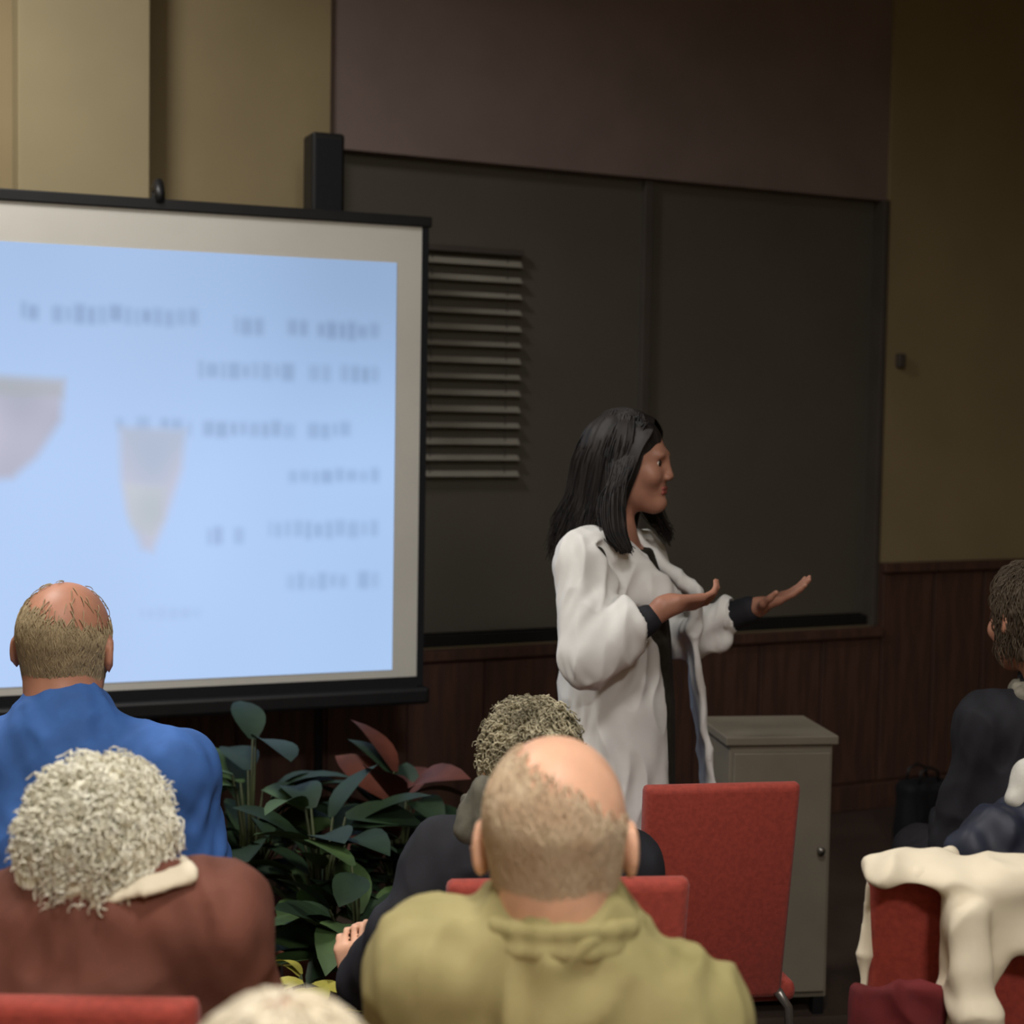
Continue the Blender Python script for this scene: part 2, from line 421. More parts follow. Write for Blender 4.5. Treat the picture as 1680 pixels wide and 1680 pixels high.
wt_ = sstep(.45, 1.0, v) * (1 - .55 * sstep(0, .6, u))
base[:] = c_br; base += (c_l - c_br) * (sstep(0, .6, u) * .8)[..., None]; base += (c_tr - base) * wt_[..., None]
P3 = np.stack([X, Z, X * 0], -1).astype(np.float32)
nz_ = sines(P3, 9, 3); base *= (1 + .035 * nz_)[..., None]
rg = np.random.RandomState(5)
def words(pxa, pxb, py, hpx, dark=.34, tint=(0.80, 0.86, 1.0)):
    xa, za = onscreen(pxb, py - hpx / 2); xb, zb2 = onscreen(pxa, py + hpx / 2 - (pxb - pxa) * 0.0)
    zc = (onscreen(pxa, py)[1] + onscreen(pxb, py)[1]) / 2; hh = abs(za - onscreen(pxb, py + hpx / 2)[1]) / 2
    x = xa; msk = np.zeros_like(X)
    while x < xb:
        wl_ = rg.uniform(.026, .042); top = hh * rg.uniform(.6, 1.0); bot = hh * rg.uniform(.7, 1.1)
        if rg.rand() > .12: msk = np.maximum(msk, srect(x, zc - bot, min(x + wl_, xb), zc + top, .016) * rg.uniform(.55, 1))
        x += wl_ + rg.uniform(-.002, .003)
    global base
    base = base * (1 - dark * msk[..., None] * (1 - np.array(tint) * .35))
words(35, 325, 516, 32, .36); words(385, 622, 540, 30, .36)
words(325, 622, 610, 30, .36)
words(190, 300, 695, 26, .30); words(310, 575, 704, 28, .34)
words(455, 622, 780, 26, .36)
words(340, 400, 878, 30, .38); words(440, 620, 868, 30, .32); words(470, 622, 952, 28, .30)
words(230, 330, 1005, 22, .12)
words(-240, -20, 505, 32, .36)
def poly_mask(pts, s=.022):
    P = np.array([onscreen(*p) for p in pts]); d = np.full(X.shape, -1e9); sgn = 0
    for i in range(len(P)):
        sgn += P[i - 1][0] * P[i][1] - P[i][0] * P[i - 1][1]
    for i in range(len(P)):
        a, b = P[i - 1], P[i]; e = b - a; n = np.array([e[1], -e[0]]) / (np.linalg.norm(e) + 1e-9) * (1 if sgn > 0 else -1)
        d = np.maximum(d, (X - a[0]) * n[0] + (Z - a[1]) * n[1])
    return 1 - sstep(-s, s, d)
def picture(pts, cols, seed, amt=.85):
    global base
    mk = poly_mask(pts) * amt; nn = sines(P3, 26, seed) * .5 + .5
    cc = np.array(lin(cols[0])) + (np.array(lin(cols[1])) - np.array(lin(cols[0]))) * np.clip(nn, 0, 1)[..., None]
    base = base * (1 - mk[..., None]) + cc * mk[..., None]
picture([(-130, 610), (104, 628), (100, 690), (60, 750), (20, 785), (-60, 790), (-130, 720)], [(180, 178, 190), (203, 196, 212)], 11)
picture([(-130, 610), (104, 622), (102, 650), (-130, 645)], [(172, 180, 184), (186, 188, 196)], 15, .7)
picture([(196, 700), (305, 705), (298, 770), (272, 850), (250, 905), (232, 900), (208, 840), (198, 780)], [(176, 188, 206), (212, 204, 216)], 12, .8)
picture([(205, 795), (270, 800), (268, 850), (250, 880), (215, 862)], [(160, 176, 186), (222, 226, 228)], 13, .7)
me = bpy.data.meshes.new('projected_slide')
idx = np.arange(NX * NZ).reshape(NX, NZ)
co = np.stack([X, X * 0 + 0.0015, Z], -1).reshape(-1, 3); co = co @ np.array(SMi.to_3x3()).T + np.array(SMi.translation)
qf = np.stack([idx[:-1, :-1], idx[1:, :-1], idx[1:, 1:], idx[:-1, 1:]], -1).reshape(-1, 4)
me.from_pydata(co.tolist(), [], qf.tolist())
ca = me.color_attributes.new('slide', 'FLOAT_COLOR', 'POINT')
ca.data.foreach_set('color', np.concatenate([base.reshape(-1, 3), np.ones((NX * NZ, 1))], 1).astype(np.float32).ravel())
M_slide = bpy.data.materials.new('slide_light'); M_slide.use_nodes = True
nt = M_slide.node_tree; nt.nodes.clear()
o_ = nt.nodes.new('ShaderNodeOutputMaterial'); e_ = nt.nodes.new('ShaderNodeEmission'); a_ = nt.nodes.new('ShaderNodeVertexColor'); a_.layer_name = 'slide'
nt.links.new(a_.outputs[0], e_.inputs[0]); nt.links.new(e_.outputs[0], o_.inputs[0]); e_.inputs[1].default_value = 0.95
so = link('projected_slide', me, M_slide, scr); so['label'] = 'pale blue projected slide with blurred lines of text and two pictures'

# slim black loudspeaker on a stand behind the screen
c = W(531, 290, 5.28); zt2 = W(531, 222, 5.28).z
sp = thing('loudspeaker', 'slim black upright loudspeaker on a pole behind the top of the screen', 'loudspeaker', (c.x, c.y, 0), ANG)
link('cabinet', box_mesh('cabinet', (-.055, -.06, zt2 - .42), (.055, .06, zt2), None, .01), M_black, sp)
link('grille', box_mesh('grille', (-.045, -.066, zt2 - .40), (.045, -.06, zt2 - .02), None, .002), M_blackcloth, sp)
link('pole', tube_mesh('pole', [(0, 0, .1), (0, 0, zt2 - .42)], .016), M_black, sp)
for a in (90, 210, 330):
    a = math.radians(a); link('leg', tube_mesh('leg', [(0, 0, .35), (.22 * math.cos(a), .22 * math.sin(a), .012)], .01), M_black, sp)

# ------------------------------------------------------------------ chairs
CH = 0.925
def make_chair():
    t = thing('upholstered_chair', 'x', 'chair')
    bm = bmesh.new(); bm_box(bm, (-.185, -.03, .43), (.185, .02, CH), None, .018, 3)
    for v in bm.verts:
        q = v.co.x / .185; v.co.y += -.0 + .03 * q * q - (v.co.z - .43) * .14
        if v.co.z > .8: v.co.z += .012 * q * q * q * q
        v.co.x *= 0.94 + .06 * (CH - v.co.z) / .5 * -1 + .06
    link('backrest', from_bm('backrest', bm, True), M_red, t)
    bm = bmesh.new(); bm_box(bm, (-.22, .02, .41), (.22, .44, .46), None, .02, 3)
    link('seat', from_bm('seat', bm, True), M_red, t)
    for sx in (-1, 1):
        link('leg', tube_mesh('leg', [(sx * .205, .41, .41), (sx * .215, .43, .2), (sx * .22, .44, 0.0)], .011), M_chrome, t)
        link('leg', tube_mesh('leg', [(sx * .16, -.01, .45), (sx * .19, .0, .41), (sx * .22, -.03, 0.0)], .011), M_chrome, t)
    link('stretcher', tube_mesh('stretcher', [(-.216, -.02, .16), (.216, -.02, .16)], .007), M_chrome, t)
    return t
chair0 = make_chair(); first_chair = [True]
def chair(x, y, rz, label):
    if first_chair[0]: c = chair0; first_chair[0] = False
    else: c = copy_tree(chair0)
    c.location = (x, y, 0); c.rotation_euler = (0, 0, rz); c.scale = (1, 1, 1); c['label'] = label; c['group'] = 'red chairs of the audience'
    return c

# ------------------------------------------------------------------ people
def rotm(yaw=0, pitch=0, roll=0):
    return np.array((Matrix.Rotation(yaw, 3, 'Z') @ Matrix.Rotation(pitch, 3, 'X') @ Matrix.Rotation(roll, 3, 'Y')), dtype=np.float32)
def head_into(v, c, M, s=1.0, ear=True, k=0.02, nose=1.0):
    c = V3(c); T = lambda x, y, z: c + M @ (V3((x, y, z)) * s)
    v.ell(T(0, -.014, .028), V3((.077, .097, .088)) * s, M, k)
    v.ell(T(0, .028, -.035), V3((.060, .068, .084)) * s, M, .03)
    v.rc(T(-.042, .0, -.062), T(0, .07, -.1), .022 * s, .02 * s, .025); v.rc(T(.042, .0, -.062), T(0, .07, -.1), .022 * s, .02 * s, .025)
    v.rc(T(-.034, .083, .022), T(.034, .083, .022), .011 * s, None, .02)
    for sx in (-1, 1):
        v.ell(T(sx * .032, .1, .003), V3((.017, .017, .012)) * s, M, .012, 's')
        v.ell(T(sx * .04, .068, -.03), V3((.022, .022, .022)) * s, M, .02)
    v.rc(T(0, .092, .008), T(0, .094 + .018 * nose, -.028), .008 * s, .012 * s * nose, .012)
    v.ell(T(.012, .102, -.032), V3((.008, .01, .008)) * s, M, .006); v.ell(T(-.012, .102, -.032), V3((.008, .01, .008)) * s, M, .006)
    v.rc(T(-.018, .088, -.058), T(.018, .088, -.058), .006 * s, None, .008); v.rc(T(-.015, .087, -.069), T(.015, .087, -.069), .007 * s, None, .008)
    v.ell(T(0, .086, -.098), V3((.018, .014, .014)) * s, M, .015)
    if ear:
        for sx in (-1, 1):
            Me = M @ rotm(sx * .35)
            v.ell(T(sx * .081, -.012, -.006), V3((.009, .021, .033)) * s, Me, .006)
            v.ell(T(sx * .089, -.006, -.004), V3((.007, .011, .018)) * s, Me, .006, 's')
def add_eyes(root, c, M, s=1.0):
    c = V3(c)
    for sx in (-1, 1):
        p = c + M @ (V3((sx * .031, .075, .003)) * s)
        vv = Vol(p - .022, p + .022, .003); vv.ell(p, V3((.0112, .0112, .0112)) * s); e = link('eye', vv.mesh('eye'), M_eye, root)
        q = c + M @ (V3((sx * .032, .0842, .003)) * s); vv = Vol(q - .012, q + .012, .002); vv.ell(q, V3((.0085, .0042, .0085)) * s, M); link('iris', vv.mesh('iris'), M_iris, e)
def hand_into(v, wr, d, n, lat, curl=.35, s=1.0, spread=.08):
    # d: towards the fingers, n: out of the palm, lat: towards the thumb
    wr, d, n, lat = V3(wr), V3(d), V3(n), V3(lat)
    d = d / np.linalg.norm(d); n = n - d * (n @ d); n /= np.linalg.norm(n); l2 = np.cross(d, n); lat = l2 if l2 @ lat > 0 else -l2
    Mh = np.stack([lat, d, n], 1)
    v.box(wr + d * .047 * s, V3((.038, .045, .012)) * s, Mh, .011 * s, .012)
    v.rc(wr - d * .02, wr + d * .02 * s, .024 * s, .022 * s, .02)
    for i, (o, L) in enumerate(((.029, .9), (.010, 1.0), (-.010, .95), (-.028, .75))):
        p = wr + (d * .086 + lat * o - n * 0.0) * s; dd = d + lat * (o * spread / .03); dd /= np.linalg.norm(dd); ang = curl * (1 + .15 * i)
        for j, (ln, r) in enumerate(((.042, .0088), (.027, .008), (.022, .0072))):
            a_ = ang * (j + .6); e = dd * math.cos(a_) + n * math.sin(a_); q = p + e * ln * L * s
            v.rc(p, q, r * s, (r - .0008) * s, .004); p = q
    p = wr + (d * .02 + lat * .026) * s
    for j, (ln, e) in enumerate(((.045, d * .55 + lat * .7 + n * .3), (.03, d * .85 + lat * .4 + n * .3), (.025, d * .95 + lat * .1 + n * .35))):
        e = e / np.linalg.norm(e); q = p + e * ln * s; v.rc(p, q, (.0125 - .0018 * j) * s, (.0112 - .0018 * j) * s, .006); p = q

def seated(label, base, yaw, head, hr, sL, sR, top_m, leg_m, skin=M_skin, hs=1.0, eL=None, wL=None, eR=None, wR=None, fold=.008, girth=1.0, seed=1, collar=None, topname='jacket', hair=None, handL=None, reach=.42):
    """seated figure facing local +y; head centre, shoulders etc. in local coordinates"""
    t = thing('person', label, 'person', (base[0], base[1], 0), yaw)
    head = V3(head); sL = V3(sL); sR = V3(sR); nb = (sL + sR) / 2; nb[2] += .045; ch = (sL + sR) / 2 - V3((0, -.01, .15))
    if eL is None: eL = sL + V3((-.05, .05, -.28))
    if eR is None: eR = sR + V3((.05, .05, -.28))
    if wL is None: wL = V3((-.10, .32, .64))
    if wR is None: wR = V3((.10, .32, .64))
    eL, eR, wL, wR = map(V3, (eL, eR, wL, wR))
    pel = V3((0, .03, .575)); hips = [V3((sx * .09, .04, .555)) for sx in (-1, 1)]; kn = [V3((sx * .12, reach, .53)) for sx in (-1, 1)]; an = [V3((sx * .12, reach - .05, .09)) for sx in (-1, 1)]
    def torso(v, g):
        v.ell(pel, V3((.17 * girth + g, .13 + g, .11 + g)), None, .06)
        v.rc(pel + V3((0, 0, .04)), ch, .125 * girth + g, .12 * girth + g, .06)
        v.ell(ch, V3((.165 * girth + g, .115 + g, .19 + g)), None, .05)
        v.rc(nb, sL, .052 + g, .055 + g, .06); v.rc(nb, sR, .052 + g, .055 + g, .06)
    def arms(v, g, f=1.0):
        for s_, e, w_ in ((sL, eL, wL), (sR, eR, wR)):
            v.rc(s_, e, .052 + g, .042 + g, .035); v.rc(e, e + (w_ - e) * f, .042 + g, .029 + g, .02)
    def legs(v, g, f=1.0):
        for h_, k_, a_ in zip(hips, kn, an):
            v.rc(h_, k_, .082 + g, .058 + g, .04); v.rc(k_, k_ + (a_ - k_) * f, .056 + g, .038 + g, .03)
    pts = np.stack([head, sL, sR, eL, eR, wL, wR]); lo = np.minimum(pts.min(0) - .2, V3((-.36, -.25, 0))); hi = np.maximum(pts.max(0) + .2, V3((.36, .66, 1.0)))
    lo[2] = -.01
    M = hr
    v = Vol(lo, hi, .0065)
    torso(v, 0); arms(v, 0); legs(v, 0)
    v.rc(head + M @ V3((0, -.03, -.05)), nb, (.052 if hs <= 1 else .062) * hs, .056 if hs <= 1 else .07, .03)
    head_into(v, head, M, hs)
    for sx, w_, e in ((-1, wL, eL), (1, wR, eR)):
        d = (w_ - e); d = d / np.linalg.norm(d)
        if sx < 0 and handL: hand_into(v, w_, *handL)
        else: hand_into(v, w_, d + V3((0, 0, -.1)), (-sx * .3, 0, -1), (-sx, 0, 0), .25)
    for a_ in an: v.rc(a_ + V3((0, -.02, -.04)), a_ + V3((0, .14, -.055)), .035, .028, .03)
    link('body', v.mesh('body'), skin, t)
    v = Vol(lo, hi, .0075); torso(v, .017); arms(v, .015, .93)
    v.rc(nb + V3((0, 0, -.03)), nb + (head - nb) * (.28 if hs <= 1 else .22), .07 if hs <= 1 else .086, .066 if hs <= 1 else .086, .03)
    v.plane((0, 0, -1), -.5)
    link(topname, v.mesh(topname, lambda P: folds(P, seed, fold)), top_m, t)
    v = Vol(lo, hi, .009); v.ell(pel, V3((.178, .14, .10)), None, .05); legs(v, .013, .97); v.plane((0, 0, 1), .66)
    link('trousers', v.mesh('trousers', lambda P: folds(P, seed + 2, .004)), leg_m, t)
    for a_ in an:
        q = Vol(a_ - V3((.07, .1, .1)), a_ + V3((.07, .24, .05)), .006)
        q.rc(a_ + V3((0, -.025, -.045)), a_ + V3((0, .15, -.055)), .042, .034, .02); q.rc(a_ + V3((0, -.02, -.01)), a_ + V3((0, -.02, -.05)), .044, .044, .02)
        q.plane((0, 0, -1), -.002); link('shoe', q.mesh('shoe'), M_nail, t)
    add_eyes(t, head, M, hs)
    if collar:
        v = Vol(nb - .16, nb + .18, .005)
        ax = head - nb; ax = ax / np.linalg.norm(ax)
        for i in range(20):
            a0, a1 = i * 2 * PI / 20, (i + 1) * 2 * PI / 20
            f = lambda a: nb + ax * (.035 + .012 * -math.sin(a)) + V3((.086 * math.cos(a), .082 * math.sin(a), 0))
            v.rc(f(a0), f(a1), .013, None, .008); v.rc(f(a0) - ax * .02, f(a1) - ax * .02, .014, None, .008)
        link('collar', v.mesh('collar'), collar, t)
    return t, head, M, nb

def scalp(c, M, s, th, ph, off=0.0):
    # point on the skull: th from the crown (0) down, ph 0 = back of the head, +-pi = face
    d = np.stack([np.sin(th) * np.sin(ph), -np.sin(th) * np.cos(ph), np.cos(th)], -1)
    low = np.maximum(th - 1.75, 0)[..., None]
    th2 = np.minimum(th, 1.75); d = np.stack([np.sin(th2) * np.sin(ph), -np.sin(th2) * np.cos(ph), np.cos(th2)], -1)
    p = np.array((0, -.014, .028)) + d * (np.array((.077, .097, .088)) + off / s if np.isscalar(off) else np.array((.077, .097, .088)) + (off / s)[..., None])
    p = p + low * np.array((0, .020, -.105)) - low * d * .018
    return np.asarray(c, dtype=np.float64) + (p * s) @ np.asarray(M, dtype=np.float64).T
def short_hair(c, M, s, n, mask, seed, L=.30, lift=.004, r=.0011, m=6):
    g = np.random.RandomState(seed); th = []; ph = []
    while len(th) < n:
        a = math.acos(g.uniform(-.75, 1)); b_ = g.uniform(-PI, PI)
        if g.rand() < mask(a, b_): th.append(a); ph.append(b_)
    th = np.array(th); ph = np.array(ph); l = g.uniform(.6, 1.1, n) * L; dph = g.normal(0, .10, n); lf = g.uniform(.4, 1, n) * lift
    return np.stack([scalp(c, M, s, th + l * t, ph + dph * t, .0005 + lf * math.sin(PI * min(1, t * .7 + .1))) for t in np.linspace(0, 1, m)], 1)
def curly_hair(c, M, s, n, mask, seed, L=(.04, .07), cr=(.004, .008), droop=.7, m=12, off=.004):
    g = np.random.RandomState(seed); out = []
    while len(out) < n:
        a = math.acos(g.uniform(-.75, 1)); b_ = g.uniform(-PI, PI)
        if g.rand() > mask(a, b_): continue
        p = scalp(c, M, s, np.array(a), np.array(b_), off); q = scalp(c, M, s, np.array(a), np.array(b_), off + .01); e = scalp(c, M, s, np.array(a + .12), np.array(b_), off)
        nn = (q - p) / np.linalg.norm(q - p); tt = (e - p) / np.linalg.norm(e - p)
        d = nn * .55 + tt * droop * .6 + g.normal(0, .35, 3); d /= np.linalg.norm(d)
        u_ = np.cross(d, nn + .01); u_ /= np.linalg.norm(u_); w2 = np.cross(d, u_)
        l = g.uniform(*L); cr_ = g.uniform(*cr); ph0 = g.uniform(0, 6.28); tn = g.uniform(1.2, 2.4) * 2 * PI; t = np.linspace(0, 1, m)[:, None]
        out.append(p + d * l * t * (1 - .35 * t) + tt * l * .4 * t * t + (u_ * np.cos(ph0 + tn * t) + w2 * np.sin(ph0 + tn * t)) * cr_ * np.minimum(1, t * 3))
    return np.array(out)
def hair_mesh(head, M, s, h, build, cuts=(), disp=None, span=.2):
    v = Vol(V3(head) - span, V3(head) + span, h); build(v)
    for n, c_ in cuts:     # planes in head space, keeps n.p < c
        nw = M @ V3(n); v.plane(nw, c_ * s + float(nw @ V3(head)), .008)
    return v.mesh('hair', disp)
def skull(v, c, M, s, g, dz=0):
    c = V3(c); T = lambda x, y, z: c + M @ (V3((x, y, z)) * s)
    v.ell(T(0, -.014, .028 + dz), V3((.077, .097, .088)) * s + g, M, .02); v.rc(T(0, -.03, -.03), T(0, -.045, -.085), .06 * s + g, .052 * s + g, .03)

M_trouser = mat('dark_trousers', (52, 50, 54), 0.85, 0.15, 60)
M_blue = mat('blue_shirt', (62, 104, 172), 0.8, 0.14, 14, 0.05)
M_khaki = mat('khaki_jacket', (158, 148, 98), 0.85, 0.14, 9, 0.06, c2=(170, 158, 110))
M_brown = mat('brown_jacket', (112, 68, 55), 0.85, 0.16, 12, 0.06)
M_dark = mat('dark_jacket', (30, 30, 36), 0.8, 0.15, 20, 0.05)
M_cream = mat('cream_cloth', (226, 214, 190), 0.85, 0.06, 10, 0.05)
M_whair = mat('white_hair', (244, 238, 214), 0.65, 0.12, 60, 0.2, c2=(250, 246, 230))
M_ghair = mat('grey_hair', (168, 150, 118), 0.75, 0.12, 40, 0.1)
M_thin = mat('thin_hair', (206, 176, 144), 0.7, 0.10, 26, 0.1, c2=(212, 190, 160))
M_gchair = mat('grey_brown_hair', (160, 150, 122), 0.7, 0.45, 24, 0.3, c2=(200, 190, 160))
M_bhair = mat('black_hair', (26, 22, 22), 0.6, 0.3, 40, 0.2, c2=(40, 34, 32), stretch=(1, 1, .15))
M_brhair = mat('brown_hair', (92, 80, 66), 0.6, 0.3, 50, 0.2)

def local(base, yaw, p):
    q = Matrix.Rotation(-yaw, 3, 'Z') @ (Vector(p) - Vector((base[0], base[1], 0))); return (q.x, q.y, q.z)

# man in the blue shirt, left
b = (-0.775, 2.85); y0 = math.radians(-4)
hc = W(108, 1062, 2.86)
t, hd, M, nb = seated('balding man in a blue shirt seated in front of the screen', b, y0, local(b, y0, hc), rotm(.05, -.05, .04),
    local(b, y0, W(-70, 1262, 2.8)), local(b, y0, W(285, 1262, 2.8)), M_blue, M_trouser, M_skin2, 1.03, seed=3, topname='shirt', girth=1.06)
strands('hair', short_hair(hd, M, 1.03, 4200, lambda a, b_: (0 if abs(b_) > 2.0 and a < 2.2 and a > .9 and abs(b_) > 2.1 else float(np.clip((a - 1.02 - .25 * math.sin(b_) ) / .35, 0.02, 1))) * (1 if abs(b_) < 2.0 else 0), 5), .0012, .0006, M_ghair, t)
chair(b[0], b[1] - .19, y0, 'red chair under the man in the blue shirt').scale = (1, 1, .9)

# white-haired person in the brown jacket, front left
b = (-0.545, 2.08); y0 = 0.0
hc = W(160, 1408, 2.05)
t, hd, M, nb = seated('person with white curly hair in a brown jacket, front left', b, y0, local(b, y0, hc), rotm(.1, -.2, .05),
    local(b, y0, W(-90, 1560, 2.02)), local(b, y0, W(352, 1510, 2.02)), M_brown, M_trouser, M_skin, .98, seed=6, collar=None)
rg2 = random.Random(3)
def curls(c, M, s, g, n, rr, zmin=-.09, ymax=.05, wide=1.0, low=False):
    def f(v):
        skull(v, c, M, s, g)
        if low:
            for sx in (-1, 1): v.ell(V3(c) + M @ V3((sx * .055, -.03, -.022)), (.046, .05, .052), M, .03)
        i = 0
        while i < n:
            d = Vector((rg2.gauss(0, 1), rg2.gauss(0, 1), rg2.gauss(0, 1))).normalized()
            p = (d.x * (.077 * s + g) * wide, d.y * (.097 * s + g) - .014, d.z * (.09 * s + g) + .02)
            if p[2] < zmin or (p[1] > ymax and p[2] < .05): continue
            i += 1; q = V3(c) + M @ V3(p); v.ell(q, [rg2.uniform(*rr)] * 3, None, .006)
    return f
hr_ = link('hair', hair_mesh(hd, M, .98, .0045, curls(hd, M, .98, .010, 240, (.006, .011), wide=1.08, low=True), [((0, 1, -.55), .062), ((0, 0, -1), .072)], lambda P: .003 * sines(P, 190, 9)), M_whair, t)
strands('curls', curly_hair(hd, M, .98, 1400, lambda a, b_: 1.0 if (abs(b_) < 1.9 or a < .9) and a < 2.25 else 0.0, 8, (.022, .045), (.003, .007), 1.2, off=.012), .0024, .0012, M_whair, hr_)
# lit upper edge of the right shoulder, put in as a cream strip
v = Vol(nb - .3, nb + .3, .006)
ca, cb, cc_ = [V3(local(b, y0, W(*q))) for q in ((150, 1482, 1.945), (235, 1456, 1.95), (312, 1432, 1.97))]
for p_, q_, w_ in ((ca, cb, .011), (cb, cc_, .017)):
    dx = (q_ - p_) / np.linalg.norm(q_ - p_); nz2 = V3((0, -.55, .83)); dy = np.cross(nz2, dx); dy /= np.linalg.norm(dy)
    v.box((p_ + q_) / 2, (float(np.linalg.norm(q_ - p_)) / 2 + .006, w_, .0055), np.stack([dx, dy, np.cross(dx, dy)], 1), .005, .008)
v.rc(cc_, cc_ + V3((-.02, .05, .004)), .009, .007, .012)
link('collar', v.mesh('collar'), M_cream, t)
chair(b[0], b[1] - .2, y0, 'red chair under the white-haired person in the brown jacket')

# bald man in the khaki jacket, centre
b = (0.05, 1.84); y0 = math.radians(2)
hc = W(912, 1380, 1.82)
t, hd, M, nb = seated('bald man in a khaki jacket seen from behind, front centre', b, y0, local(b, y0, hc), rotm(-.1, -.12, -.02),
    local(b, y0, W(712, 1590, 1.80)), local(b, y0, W(1122, 1668, 1.80)), M_khaki, M_trouser, M_skin, 1.06, seed=12, girth=1.0, fold=.011, reach=.36,
    eL=local(b, y0, W(655, 1900, 1.86)))
strands('hair', short_hair(hd, M, 1.06, 4600, lambda a, b_: float(np.clip((a - (.95 + .55 * math.sin(b_ - .2))) / .5, 0.0, 1)) * (1 if abs(b_) < 1.9 else 0), 15, .26, .0035), .0011, .0006, M_thin, t)
v = Vol(nb - .17, nb + .2, .005)
for i in range(20):
    a0, a1 = i * 2 * PI / 20, (i + 1) * 2 * PI / 20
    ff = lambda a: nb + V3((.090 * math.cos(a), .086 * math.sin(a) + .005, .040 - .012 * math.sin(a)))
    v.rc(ff(a0), ff(a1), .011, None, .008); v.rc(ff(a0) + V3((0, 0, -.022)), ff(a1) + V3((0, 0, -.022)), .013, None, .008)
link('collar', v.mesh('collar', lambda P: .002 * sines(P, 60, 2)), M_khaki, t)
chair(b[0], b[1] - .2, y0, 'red chair under the bald man in the khaki jacket')

# grey-haired person in dark clothes behind the bald man
b = (0.07, 2.58); y0 = math.radians(6)
hc = W(868, 1262, 2.66)
hw = W(592, 1590, 2.62)
t, hd, M, nb = seated('person with grey curly hair and dark jacket beyond the bald head', b, y0, local(b, y0, hc), rotm(.1, -.2, 0),
    local(b, y0, W(742, 1415, 2.60)), local(b, y0, W(1010, 1430, 2.60)), M_dark, M_trouser, M_skin, .92, seed=21,
    eL=local(b, y0, W(664, 1535, 2.56)), wL=local(b, y0, W(590, 1618, 2.62)), handL=((-.25, .2, .9), (.4, 1, 0), (1, 0, 0), .9, .8))
hr_ = link('hair', hair_mesh(hd, M, .92, .0045, curls(hd, M, .92, .005, 160, (.006, .012)), [((0, 1, -.55), .06), ((0, 0, -1), .10)], lambda P: .003 * sines(P, 150, 19)), M_gchair, t)
strands('curls', curly_hair(hd, M, .92, 1300, lambda a, b_: 1.0 if (abs(b_) < 1.9 or a < .9) and a < 2.3 else 0.0, 18, (.02, .036), (.003, .006), 1.2, off=.006), .0022, .0011, M_gchair, hr_)
v = Vol(nb - .22, nb + .2, .006)
for i in range(18):
    a0, a1 = i * 2 * PI / 18, (i + 1) * 2 * PI / 18
    ff = lambda a: nb + V3((.088 * math.cos(a) - .012, .08 * math.sin(a), .04 + .012 * math.sin(a * 3)))
    v.rc(ff(a0), ff(a1), .026, None, .01)
v.rc(V3(local(b, y0, W(795, 1300, 2.55))), V3(local(b, y0, W(765, 1360, 2.55))), .024, .018, .03)
link('scarf', v.mesh('scarf', lambda P: folds(P, 5, .007, 90)), mat('grey_scarf', (96, 93, 82), .9, .2, 40, .1), t)
chair(.09, 2.40, y0, 'red chair under the grey-haired person in the dark jacket')

# nearest person: only the pale crown shows at the bottom edge
b = (-0.19, 1.08); y0 = 0.0
hc = W(462, 1640, 1.15) - Vector((0, 0, .118))
t, hd, M, nb = seated('person whose pale crown shows at the bottom edge of the picture', b, y0, local(b, y0, hc), rotm(0, -.1, 0),
    (-.18, -.03, .93), (.18, -.03, .93), M_cream, M_trouser, M_skin, 1.0, seed=31, reach=.36)
strands('hair', short_hair(hd, M, 1.0, 5000, lambda a, b_: 1.0 if abs(b_) < 2.0 or a < .8 else 0.0, 25, .4, .008), .0014, .0008, M_cream, t)
chair(b[0], b[1] - .19, y0, 'red chair under the person at the bottom edge')

# person in dark clothes at the right edge, head turned to the speaker
b = (1.23, 3.6); y0 = math.radians(6)
hc = W(1690, 1012, 3.6)
t, hd, M, nb = seated('person in dark clothes sitting in shadow at the right edge', b, y0, local(b, y0, hc), rotm(.25, -.1, 0),
    local(b, y0, W(1622, 1190, 3.58)), local(b, y0, W(1845, 1195, 3.58)), M_dark, M_trouser, M_skin2, 1.0, seed=41)
hr_ = link('hair', hair_mesh(hd, M, 1.0, .0045, lambda v: skull(v, hd, M, 1.0, .010), [((0, 1, -.5), .055), ((0, 0, -1), .10)], lambda P: .004 * sines(P, 130, 39)), M_brhair, t)
strands('locks', short_hair(hd, M, 1.0, 3000, lambda a, b_: 1.0 if abs(b_) < 1.9 or a < .8 else 0.0, 35, .55, .022), .0018, .0009, M_brhair, hr_)
v = Vol(nb - .2, nb + .2, .006)
for i in range(18):
    a0, a1 = i * 2 * PI / 18, (i + 1) * 2 * PI / 18
    ff = lambda a: nb + V3((.085 * math.cos(a), .08 * math.sin(a), .03))
    v.rc(ff(a0), ff(a1), .024, None, .01)
link('scarf', v.mesh('scarf', lambda P: folds(P, 6, .007, 90)), mat('dim_scarf', (120, 116, 104), .9, .3, 40, .1), t)
rc_ = chair(b[0] + math.sin(y0) * .19, b[1] - math.cos(y0) * .19, y0, 'red chair under the person in dark clothes at right')

rc_.scale = (1, 1, .86)
# ---------------- the speaker
SY = 3.92
SB = W(1010, 1000, SY); SB = Vector((SB.x, SY, 0))
def S(px, py, dy=0.0):
    p = W(px, py, SY + dy); return V3((p.x - SB.x, dy, p.z))
sp_ = thing('person', 'woman with long dark hair in an open white coat speaking with raised hands', 'person', (SB.x, SB.y, 0), 0)
